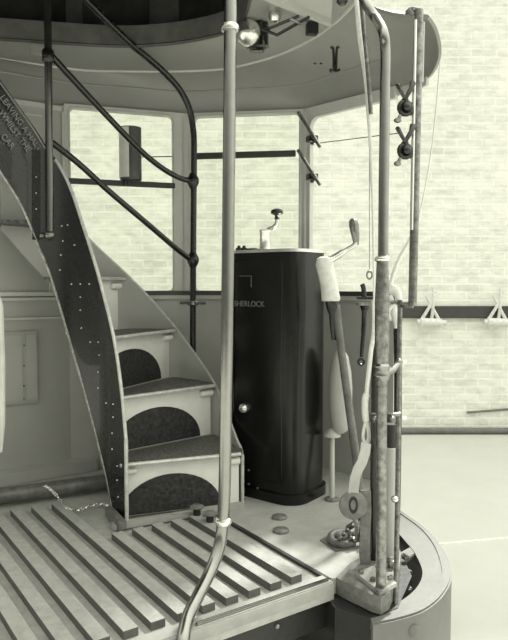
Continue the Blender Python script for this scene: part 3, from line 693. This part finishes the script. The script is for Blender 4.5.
# bracket and drop bar on the dash rail
e = empty('rail_bracket', P(366, 300, 2.95), 'dark clamp on the dash rail with a hanging bar ending in a ring', 'bracket')
RY = 2.9
for py, r, h, mm_ in ((298, .042, .012, 'darkiron'), (304, .04, .012, 'iron')):
    bm = B(); q = P(366, py, RY); box(bm, q, (.085, .06, h)); bevel(bm, .004); obj('flange', bm, mm_, e)
bm = B(); tube(bm, cat([P(364, 297, RY), P(363.5, 288, RY), P(362, 284, RY)], 4), .011, 10); obj('stub', bm, 'darkiron', e)
bm = B(); tube(bm, [P(365, 306, RY), P(364.5, 312, RY), P(363.5, 335, RY-.02), P(361.5, 357, RY-.04)], [.024, .013, .011, .009], 10); torus(bm, P(361.3, 362, RY-.04), .013, .006, (0, 1, 0), 14, 8); obj('drop_bar', bm, 'darkiron', e)
bm = B(); torus(bm, P(369.5, 275, 2.9), .012, .004, (0, 1, 0), 16, 8, sy=1.4)
tag(obj('cord_ring', bm, 'iron'), 'small grey ring hanging left of the front corner pole above the dash rail', 'ring')
bm = B(); tube(bm, [P(369.5, 272, 2.9), P(369.4, 60, 2.76)], .0018, 6)
tag(obj('thin_wire', bm, 'iron'), 'thin wire hanging beside the front corner pole down to the small ring', 'wire')

# ------------------------------------------------------------ front corner pole and its neighbours
NY = Fz(381, 587, .016).y
e = empty('corner_pole', Fz(381, 590), 'tall thick front corner pole bent over at the top, standing on the corner casting', 'pole')
bm = B(); tube(bm, cat([Fz(349, -42, ZC), P(353, -30, 2.2), P(361, -8, 2.17), P(367, 6, 2.15), P(376, 19, 2.13), P(383, 32, NY), P(385.3, 50, NY), P(385, 90, NY), P(383.5, 200, NY), P(383, 258, NY)], 6), .0162, 18); obj('upper_shaft', bm, 'brass', e)
bm = B(); lathe(bm, [(.017, -.01), (.024, -.006), (.026, 0), (.024, .006), (.017, .01)], P(382.5, 259, NY)); obj('collar', bm, 'bright', e)
bm = B(); tube(bm, [P(382.5, 259, NY), P(382.3, 275, NY), P(382, 300, NY), P(382, 340, NY), P(382, 370, NY)], [.018, .020, .0225, .023, .019], 18); obj('sleeve', bm, 'iron', e)
bm = B(); lathe(bm, [(.018, -.035), (.024, -.026), (.026, -.014), (.021, -.002), (.026, .006), (.026, .014), (.019, .022)], P(382, 370, NY)); tube(bm, [P(384, 373, NY), P(393, 370, NY+.02), P(399, 363, NY+.05)], [.015, .011, .009], 10); sphere(bm, P(399, 362, NY+.05), .012, seg=10); obj('joint', bm, 'brass', e)
bm = B(); tube(bm, [P(382, 376, NY), P(381.5, 480, NY), P(381, 588, NY)], .017, 18); obj('lower_shaft', bm, 'iron', e)
bm = B(); lathe(bm, [(.021, 0), (.021, .006), (.018, .01)], Fz(381, 590, .014)); obj('foot', bm, 'iron', e)
for px in (374, 391):
    bm = B(); q = P(px, 418, NY+.04); box(bm, q, (.022, .03, .03), .3); sphere(bm, q+Vector((0, -.02, 0)), .012, seg=8); bevel(bm, .003); obj('clamp', bm, 'iron', e)
bm = B(); tube(bm, [P(373, 418, NY+.04), P(400, 414, NY+.06)], .007, 8); obj('clamp_bar', bm, 'iron', e)
e = empty('thin_rod', P(396, 606, 2.2), 'thin upright rod between the front corner pole and the fender', 'rod')
bm = B(); tube(bm, [P(400, 300, 2.26), P(398.5, 420, 2.24), P(397.5, 500, 2.2), P(395.5, 606, 2.08)], .0088, 12); obj('shaft', bm, 'iron', e)
bm = B(); sphere(bm, P(395, 499, 2.20), .014, seg=10); obj('bolt', bm, 'bright', e)
for py_ in (418, 362):
    bm = B(); bolt(bm, P(403, py_, 2.24), .008, .012, (1, -.3, 0)); obj('bolt', bm, 'bright', e)
# dark and grey posts behind
e = empty('ribbed_post', Fz(389, 560), 'short grey round post with a dark top just behind the thin rod', 'post')
bm = B(); q = Fz(390, 556); top = P(391, 448, q.y); tube(bm, [q, top, top+Vector((0, 0, .01))], [.026, .024, .014], 14); obj('post', bm, 'wallgrey', e)
bm = B(); top2 = P(391, 424, q.y); tube(bm, [top, top2], [.020, .019], 12); obj('cap', bm, 'under', e)
bm = B(); q = Fz(374, 560, 0); tube(bm, [P(374.5, 315, q.y+.05), P(374, 430, q.y), q], [.008, .012, .016], 12)
tag(obj('dark_upright', bm, 'darkiron'), 'slim dark upright close behind the left side of the front corner pole', 'rod')
bm = B(); pts = cat([P(397, 312, 2.75), P(398, 380, 2.72), P(397, 480, 2.7), Fz(396, 522)], 4); tube(bm, pts, .017, 12)
tag(obj('dash_edge_post', bm, 'darkiron'), 'dark round edging post at the right end of the curved dash panel', 'post')

# lever strap with disc
e = empty('treadle_lever', Fz(365, 566), 'pale bent strap lever with a round slotted disc left of the corner pole', 'lever')
SY = Fz(365, 566).y+.01
def strap(pts, w, th=.006):
    bm = B(); L_ = []
    for i, p in enumerate(pts):
        t = (pts[min(i+1, len(pts)-1)]-pts[max(i-1, 0)]).normalized(); s = t.cross(Vector((0, 1, 0))).normalized()*w/2; f = Vector((0, th/2, 0))
        L_.append([bm.verts.new(v) for v in (p-s-f, p+s-f, p+s+f, p-s+f)])
    for i in range(len(pts)-1):
        for k in range(4): bm.faces.new((L_[i][k], L_[i][(k+1) % 4], L_[i+1][(k+1) % 4], L_[i+1][k]))
    bm.faces.new(L_[0]); bm.faces.new(L_[-1][::-1]); return bm
bm = strap([P(366, 443, SY+.02), P(365, 452, SY), P(362, 462, SY-.01), P(358, 469, SY-.02), P(355, 478, SY-.02), P(353.5, 490, SY-.01), P(353, 500, SY)], .036); obj('strap', bm, 'leather', e)
bm = B(); c = P(353, 505, SY-.005); lathe(bm, [(.05, -.004), (.05, .006), (.045, .009)], c, (0, -1, .05), 28); disc = obj('disc', bm, 'casting', e)
bm = B(); torus(bm, c+Vector((0, -.01, .003)), .013, .0035, (0, -1, .05), 20, 8, sy=1.9); obj('slot_rim', bm, 'under', disc)
bm = B(); tube(bm, [P(354, 516, SY), P(357, 524, SY), P(357, 540, SY+.02)], [.011, .009, .009], 10); obj('pin', bm, 'iron', e)
bm = strap([P(365.5, 490, SY+.02), P(366, 510, SY+.02), P(365, 530, SY+.01), P(364.5, 555, SY), P(366, 566.5, SY)], .037, .012); obj('lower_bar', bm, 'casting', e)
# foot gong ring
q = Fz(342, 541); e = empty('foot_gong', q, 'round dark ring pedal on a diamond plate in the floor left of the lever bar', 'pedal')
bm = B(); prism(bm, [(p.x, p.y) for p in (Fz(320, 541), Fz(336, 552), Fz(364, 548), Fz(368, 538), Fz(342, 530))], .0, .006); bevel(bm, .002); obj('plate', bm, 'casting', e)
bm = B(); torus(bm, Fz(342, 538.5, .02), .043, .015, (0, -.1, 1), 28, 12, sy=1.1); obj('ring', bm, 'pipe', e)
bm = B(); sphere(bm, Fz(342, 537, .015), .03, 1, 1, .7); obj('dome', bm, 'casting', e)
bm = B(); tube(bm, cat([Fz(348, 528, .03), Fz(354, 524, .05), Fz(360, 520, .03)], 4), .012, 10); obj('catch', bm, 'iron', e); bm = B(); tube(bm, [Fz(352, 540, .03), Fz(366, 538, .03)], .012, 8); obj('catch', bm, 'iron', e)
for k in range(7):
    bm = B(); sphere(bm, Fz(340+k*3.6, 538-(k % 3)*4, .04), .009, seg=8); obj('stud', bm, 'iron', e)

# floor studs
for (px, py, px2, lab) in ((197, 518, 0, 'left one of two mushroom-headed floor buttons at the stair foot'), (210, 525, 0, 'right one of two mushroom-headed floor buttons at the stair foot, by the polished pole')):
    q = Fz(px, py); e = empty('floor_button', q, lab, 'button', 'mushroom floor buttons')
    bm = B(); lathe(bm, [(.016, -.0), (.016, .05)], q); obj('stem', bm, 'under', e)
    bm = B(); lathe(bm, [(.018, .042), (.031, .046), (.032, .05), (.024, .056), (.01, .058)], q); obj('head', bm, 'casting', e)
for (px, py, lab) in ((279.5, 518, 'flat round disc nearest the controller base'), (281, 531.5, 'flat round disc in front of the other, nearer the floor seam')):
    bm = B(); lathe(bm, [(.033, 0), (.033, .008), (.028, .012), (.01, .013)], Fz(px, py)); tag(obj('round_plate', bm, 'casting'), lab, 'cap', 'flat caps on the floor plate')

# ------------------------------------------------------------ bell cord, knotted cord
e = empty('bell_cord', P(366, 440, SY+.02), 'white cord hanging down to a spliced loop around the strap lever', 'cord')
CY = 2.30
bm = B(); tube(bm, cat([P(374, 300, CY), P(374, 330, CY), P(371, 350, CY), P(369, 370, CY), P(367, 388, CY), P(366.5, 400, CY)], 5), .0085, 10); obj('cord', bm, 'rope', e)
bm = B(); tube(bm, cat([P(366.5, 394, CY), P(365, 400, CY), P(365, 412, CY), P(366, 421, CY)], 4), .0125, 10); obj('splice', bm, 'rope', e)
bm = B(); tube(bm, cat([P(366, 419, CY), P(363.8, 430, CY), P(363.2, 438, CY), P(366, 444.5, CY), P(368.8, 438, CY), P(368.2, 430, CY), P(366.2, 419, CY)], 5), .0065, 10, cap=False); obj('loop', bm, 'rope', e)
bm = B(); tube(bm, cat([P(356, -3, 2.35), P(360, 40, 2.36), P(366, 80, 2.37), P(369.5, 128, 2.38), P(372, 180, 2.39), P(373.5, 240, CY), P(374, 300, CY)], 4), [.0085]*12+[.007]*5+[.0045]*4+[.004]*4, 8)
obj('upper_cord', bm, 'rope', e)
bm = B(); tube(bm, cat([P(362, 2, 2.32), P(365, 40, 2.34), P(368.5, 80, 2.34), P(371, 114, 2.34)], 4), .0075, 8); tag(obj('cord_guide', bm, 'iron'), 'slim metal guide rod hanging beside the bell cord from the canopy', 'rod')
e = empty('knotted_cord', P(390, 305, 2.75), 'white cord swinging from the canopy lip to a knot behind the corner pole', 'cord')
bm = B(); tube(bm, cat([P(440, 62, 2.72), P(436, 110, 2.7), P(430, 160, 2.67), P(421, 208, 2.64), P(412, 236, 2.64), P(400, 258, 2.63), P(393, 276, 2.62), P(389, 292, 2.62)], 5), [.003]*16+[.0085]*20, 8); obj('cord', bm, 'rope', e)
bm = B(); torus(bm, P(389, 303, 2.62), .035, .013, (.4, 1, 0), 20, 10, sy=1.6); torus(bm, P(392, 312, 2.61), .026, .012, (-.6, 1, .2), 18, 10); tube(bm, cat([P(390, 296, 2.62), P(395, 312, 2.60), P(397, 328, 2.60)], 4), .013, 8); obj('knot', bm, 'rope', e)
bm = B(); tube(bm, cat([P(386, 296, 2.64), P(390, 291, 2.63), P(394, 294, 2.63), P(393, 302, 2.63)], 4), .01, 8); obj('hook', bm, 'darkiron', e); bm = B(); tube(bm, [P(392, 302, 2.63), P(399, 303, 2.28)], .008, 8); obj('cleat_arm', bm, 'darkiron', e)

# ------------------------------------------------------------ windscreen pole with wing-nut clamps
WY = 2.20
e = empty('windscreen_pole', P(412, 306, WY), 'grooved upright pole hanging from the canopy lip at the right, behind the corner pole', 'pole')
bm = B(); tube(bm, [P(419, 10, WY), P(417.5, 80, WY), P(415, 190, WY), P(412.5, 306, WY)], .0148, 16); obj('shaft', bm, 'iron', e)
bm = B(); tube(bm, [P(415.5, 20, WY-.015), P(411.5, 230, WY-.015)], .006, 8); obj('channel', bm, 'bright', e)
bm = B(); tube(bm, [P(423.5, 22, WY+.02), P(422, 82, WY+.02)], .005, 8); obj('channel', bm, 'cream', e)
bm = B(); box(bm, P(414, 12, WY+.02), (.05, .04, .016), .4); bevel(bm, .004); tube(bm, [P(408, 9, WY), P(413, 15, WY)], .008, 8); obj('top_bracket', bm, 'casting', e)
q = P(410, 304, WY)
bm = B(); bw = [P(413, 305, WY), P(407, 305, 2.21), P(401.5, 305, 2.26)]; tube(bm, bw, .012, 8); obj('foot_bracket', bm, 'iron', e)
def wing(py, lab):
    c = P(406, py, WY-.02); e = empty('wing_clamp', c, lab, 'clamp', 'wing-nut clamps on the windscreen pole')
    def L(px, qy, o=0): return P(px, py+qy, WY-.03+o)
    bm = B(); tube(bm, [L(396.5, -11), L(398, -9), L(404.5, 3)], [.009, .013, .009], 8, flat=.6); obj('wing', bm, 'black', e)
    bm = B(); tube(bm, [L(413, -12, .02), L(411, -6), L(405.5, 3)], [.012, .008, .007], 8); obj('wing', bm, 'black', e)
    bm = B(); torus(bm, L(405, 13), .02, .009, (.2, -1, 0), 16, 8); lathe(bm, [(.014, 0), (.014, .02), (.006, .026)], L(405, 13), (.2, -1, 0), 8); tube(bm, [L(405, 4), L(405, 12)], .012, 8); obj('nut', bm, 'darkiron', e)
    bm = B(); tube(bm, [L(405, 13, .02), L(414, 14, .03)], .014, 8); tube(bm, [L(412, 8, .03), L(413, 20, .03)], .012, 8); obj('mount', bm, 'darkiron', e)
    bm = B(); tube(bm, [L(402, 17), L(398, 25)], .006, 8); sphere(bm, L(397.5, 25.5), .011, 1.2, 1, .8, 8); obj('screw', bm, 'iron', e)
wing(95, 'upper of two black wing-nut clamps on the windscreen pole'); wing(138, 'lower of two black wing-nut clamps on the windscreen pole')
# window stays on the front post
def stay(py, lab, px0=298):
    e = empty('window_stay', P(311, py+22, J2.y-.08), lab, 'stay', 'diagonal stays on the window post')
    y_ = J2.y-.1
    bm = B(); tube(bm, [P(px0, py, y_), P(px0+22, py+35, y_-.06)], .0095, 8); obj('bar', bm, 'iron', e)
    bm = B(); tube(bm, [P(311, py+21, y_+.06), P(311, py+33, y_+.06)], .017, 8); box(bm, P(312, py+27, y_+.01), (.05, .05, .03), .3); sphere(bm, P(315, py+28, y_-.03), .016, seg=8); obj('clamp', bm, 'black', e)
stay(112, 'upper of two diagonal metal stays on the post between the windows'); stay(150, 'lower of two diagonal metal stays on the post between the windows')
bm = B(); tube(bm, [P(320, 143, 3.3), P(400, 133, 2.82)], .0022, 6); tag(obj('thin_wire', bm, 'darkiron'), 'thin wire stretched from the upper window stay towards the windscreen pole', 'wire')

# canister on window bar
yb = (W1+U1*s1(131)); q = yb+N1*.06; bt = P(131, 180, q.y)
e = empty('lamp_canister', bt, 'half pale half dark upright canister standing on the left window bar', 'canister')
def arcpts(a0, a1, r, c, n=14): return [(c.x+r*math.cos(math.radians(a0+(a1-a0)*k/n)), c.y+r*math.sin(math.radians(a0+(a1-a0)*k/n))) for k in range(n+1)]
tz = P(131, 128, q.y).z
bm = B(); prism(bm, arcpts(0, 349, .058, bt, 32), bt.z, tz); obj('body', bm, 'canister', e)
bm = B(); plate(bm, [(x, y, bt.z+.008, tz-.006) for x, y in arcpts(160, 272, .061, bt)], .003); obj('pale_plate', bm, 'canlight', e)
bm = B(); tube(bm, [Vector((bt.x-.03, bt.y, zb1-.01)), Vector((bt.x-.03, bt.y, bt.z+.02))], .012, 8); tube(bm, [P(141, 157, bt.y), P(172, 156.5, bt.y+.02)], .003, 6); obj('bracket', bm, 'darkiron', e)

# ------------------------------------------------------------ left wall things
def onwall(px, py, off=0):
    d = ray(px, py); t = hit_line(Vector((0, 0, 0)), Vector((d.x, d.y, 0)), inward([W0, W1], off)[0], AX); return CAM+d*t
a, b = onwall(-25, 333), onwall(35.5, 334); zlo = onwall(20, 403).z; zhi = a.z
e = empty('wall_cabinet', Vector(((a.x+b.x)/2, (a.y+b.y)/2, zlo)), 'shallow grey two-door cabinet on the left wall behind the pole', 'cabinet')
mid_ = onwall(21.5, 360); L_ = (Vector((b.x, b.y, 0))-Vector((a.x, a.y, 0))).length; cx = Vector(((a.x+b.x)/2, (a.y+b.y)/2, (zlo+zhi)/2)); NI = Vector((AX.y, -AX.x, 0))
bm = B(); box(bm, cx+NI*.022, (L_, .025, zhi-zlo), math.atan2(AX.y, AX.x)); bevel(bm, .004); obj('case', bm, 'wallgrey', e)
for (pa, pb) in ((-24, 20), (23.5, 34.5)):
    p, q = onwall(pa, 336), onwall(pb, 336); l_ = Vector((q.x-p.x, q.y-p.y, 0)).length
    bm = B(); box(bm, Vector(((p.x+q.x)/2, (p.y+q.y)/2, (zlo+zhi)/2))+NI*.038, (l_, .008, zhi-zlo-.03), math.atan2(AX.y, AX.x)); bevel(bm, .002); d_o = obj('door', bm, 'wallgrey', e)
for py in (345, 365, 385, 398):
    bm = B(); sphere(bm, onwall(22, py)+NI*.04, .005, seg=8); obj('hinge', bm, 'iron', e)
# moulded recess on wall above the dado
bm = B(); O = W0+NI*.013; s_ = lambda px: (onwall(px, 220)-W0).dot(AX)
ps = rrect(s_(-40), onwall(10, 219).z, s_(27), onwall(10, 120).z, .03); pts = [Vector((O.x, O.y, 0))+AX*x+Vector((0, 0, z)) for x, z in ps]; pts.append(pts[0]); tube(bm, pts, .006, 6, cap=False); struct('trim_20', bm, 'wallgrey')
# conduit with chain
e1, e2 = onwall(-40, 500, .14), onwall(118, 489, .14)
pa, pb = Fz(-30, 511, .0), Fz(112, 491, .0); pd = (pb-pa)
bm = B(); tube(bm, [pa-pd*.2+Vector((0, .04, .038)), pa+Vector((0, .04, .038)), pb+Vector((0, .04, .038)), pb+pd*.12+Vector((0, .04, .038))], .038, 18); tag(obj('conduit_pipe', bm, 'pipe'), 'thick dark pipe lying along the foot of the left wall', 'pipe')
bm = B(); path = cat([P(45, 486, 2.86), P(50, 489, 2.80), P(57, 496, 2.76), Fz(66, 507, .02), Fz(75, 511, .008), Fz(90, 506, .008), Fz(104, 504, .008), Fz(109, 507, .01)], 8)
tot = 0; last = path[0]; k = 0
for i in range(1, len(path)):
    if (path[i]-last).length > .012:
        ax = (path[i]-last).normalized(); side = ax.cross(Vector((0, 0, 1))).normalized()
        nrm = side if k % 2 else ax.cross(side)
        torus(bm, (path[i]+last)/2, .007, .0026, nrm, 10, 6); last = path[i]; k += 1
tag(obj('chain', bm, 'bright'), 'light metal chain draped over the pipe onto the floor', 'chain')
# pale padded board at the left edge
pe = empty('padded_board', Vector((P(-24, 400, 2.47).x, 2.47, 0)), 'pale cloth-covered board cut off by the left edge of the photo', 'board')
bm = B(); tube(bm, [Vector((pe.location.x, 2.47, -.012)), Vector((pe.location.x, 2.47, .6))], .015, 10); obj('post', bm, 'iron', pe)
bm = B(); a = P(-34, 292, 2.45); b = P(5, 455, 2.45); O = Vector((a.x, 2.45, 0))
w_ = b.x-a.x; hh = a.z-b.z; sheet(bm, [(x, z) for x, z in [(0, b.z), (w_*.86, b.z), (w_*.96, b.z+.12), (w_, b.z+.35), (w_*.98, a.z-.06), (w_*.93, a.z-.02), (w_*.8, a.z), (0, a.z)]], None, O, Vector((1, 0, 0)), Vector((0, 0, 1)), Vector((0, 1, 0)), .03); bevel(bm, .008, 3)
obj('panel', bm, 'canvas', pe)

# ------------------------------------------------------------ light, camera
w = bpy.data.worlds.new('sky'); bpy.context.scene.world = w; w.use_nodes = True
bg = w.node_tree.nodes['Background']; bg.inputs['Color'].default_value = (.99, 1, .86, 1); bg.inputs['Strength'].default_value = 1.0
nt = w.node_tree; tc = nt.nodes.new('ShaderNodeTexCoord'); dp = nt.nodes.new('ShaderNodeVectorMath'); dp.operation = 'DOT_PRODUCT'; dp.inputs[1].default_value = (.34, .22, .95)
nt.links.new(tc.outputs['Generated'], dp.inputs[0]); ad = nt.nodes.new('ShaderNodeMath'); ad.operation = 'ADD'; ad.inputs[1].default_value = .38; nt.links.new(dp.outputs['Value'], ad.inputs[0])
cl = nt.nodes.new('ShaderNodeClamp'); cl.inputs['Min'].default_value = .10; cl.inputs['Max'].default_value = 1.5; nt.links.new(ad.outputs[0], cl.inputs['Value']); nt.links.new(cl.outputs[0], bg.inputs['Strength'])
sd = bpy.data.lights.new('sun', 'SUN'); sd.energy = 2.6; sd.angle = math.radians(5); sd.color = (1, 1, .92)
so = bpy.data.objects.new('sun', sd); C.objects.link(so)
src = Vector((.46, .88, 1.05)).normalized(); so.rotation_euler = src.to_track_quat('Z', 'Y').to_euler()
cd = bpy.data.cameras.new('camera'); cam = bpy.data.objects.new('camera', cd); C.objects.link(cam)
cam.location = CAM; cam.rotation_euler = (math.pi/2-TH, 0, 0); cd.sensor_fit = 'HORIZONTAL'; cd.sensor_width = 36; cd.lens = 36*640/508; cd.clip_start = .02
s = bpy.context.scene; s.camera = cam
s.view_settings.view_transform = 'Standard'; s.view_settings.look = 'None'; s.view_settings.gamma = 1; s.view_settings.use_curve_mapping = False
s.view_settings.exposure = 1.0
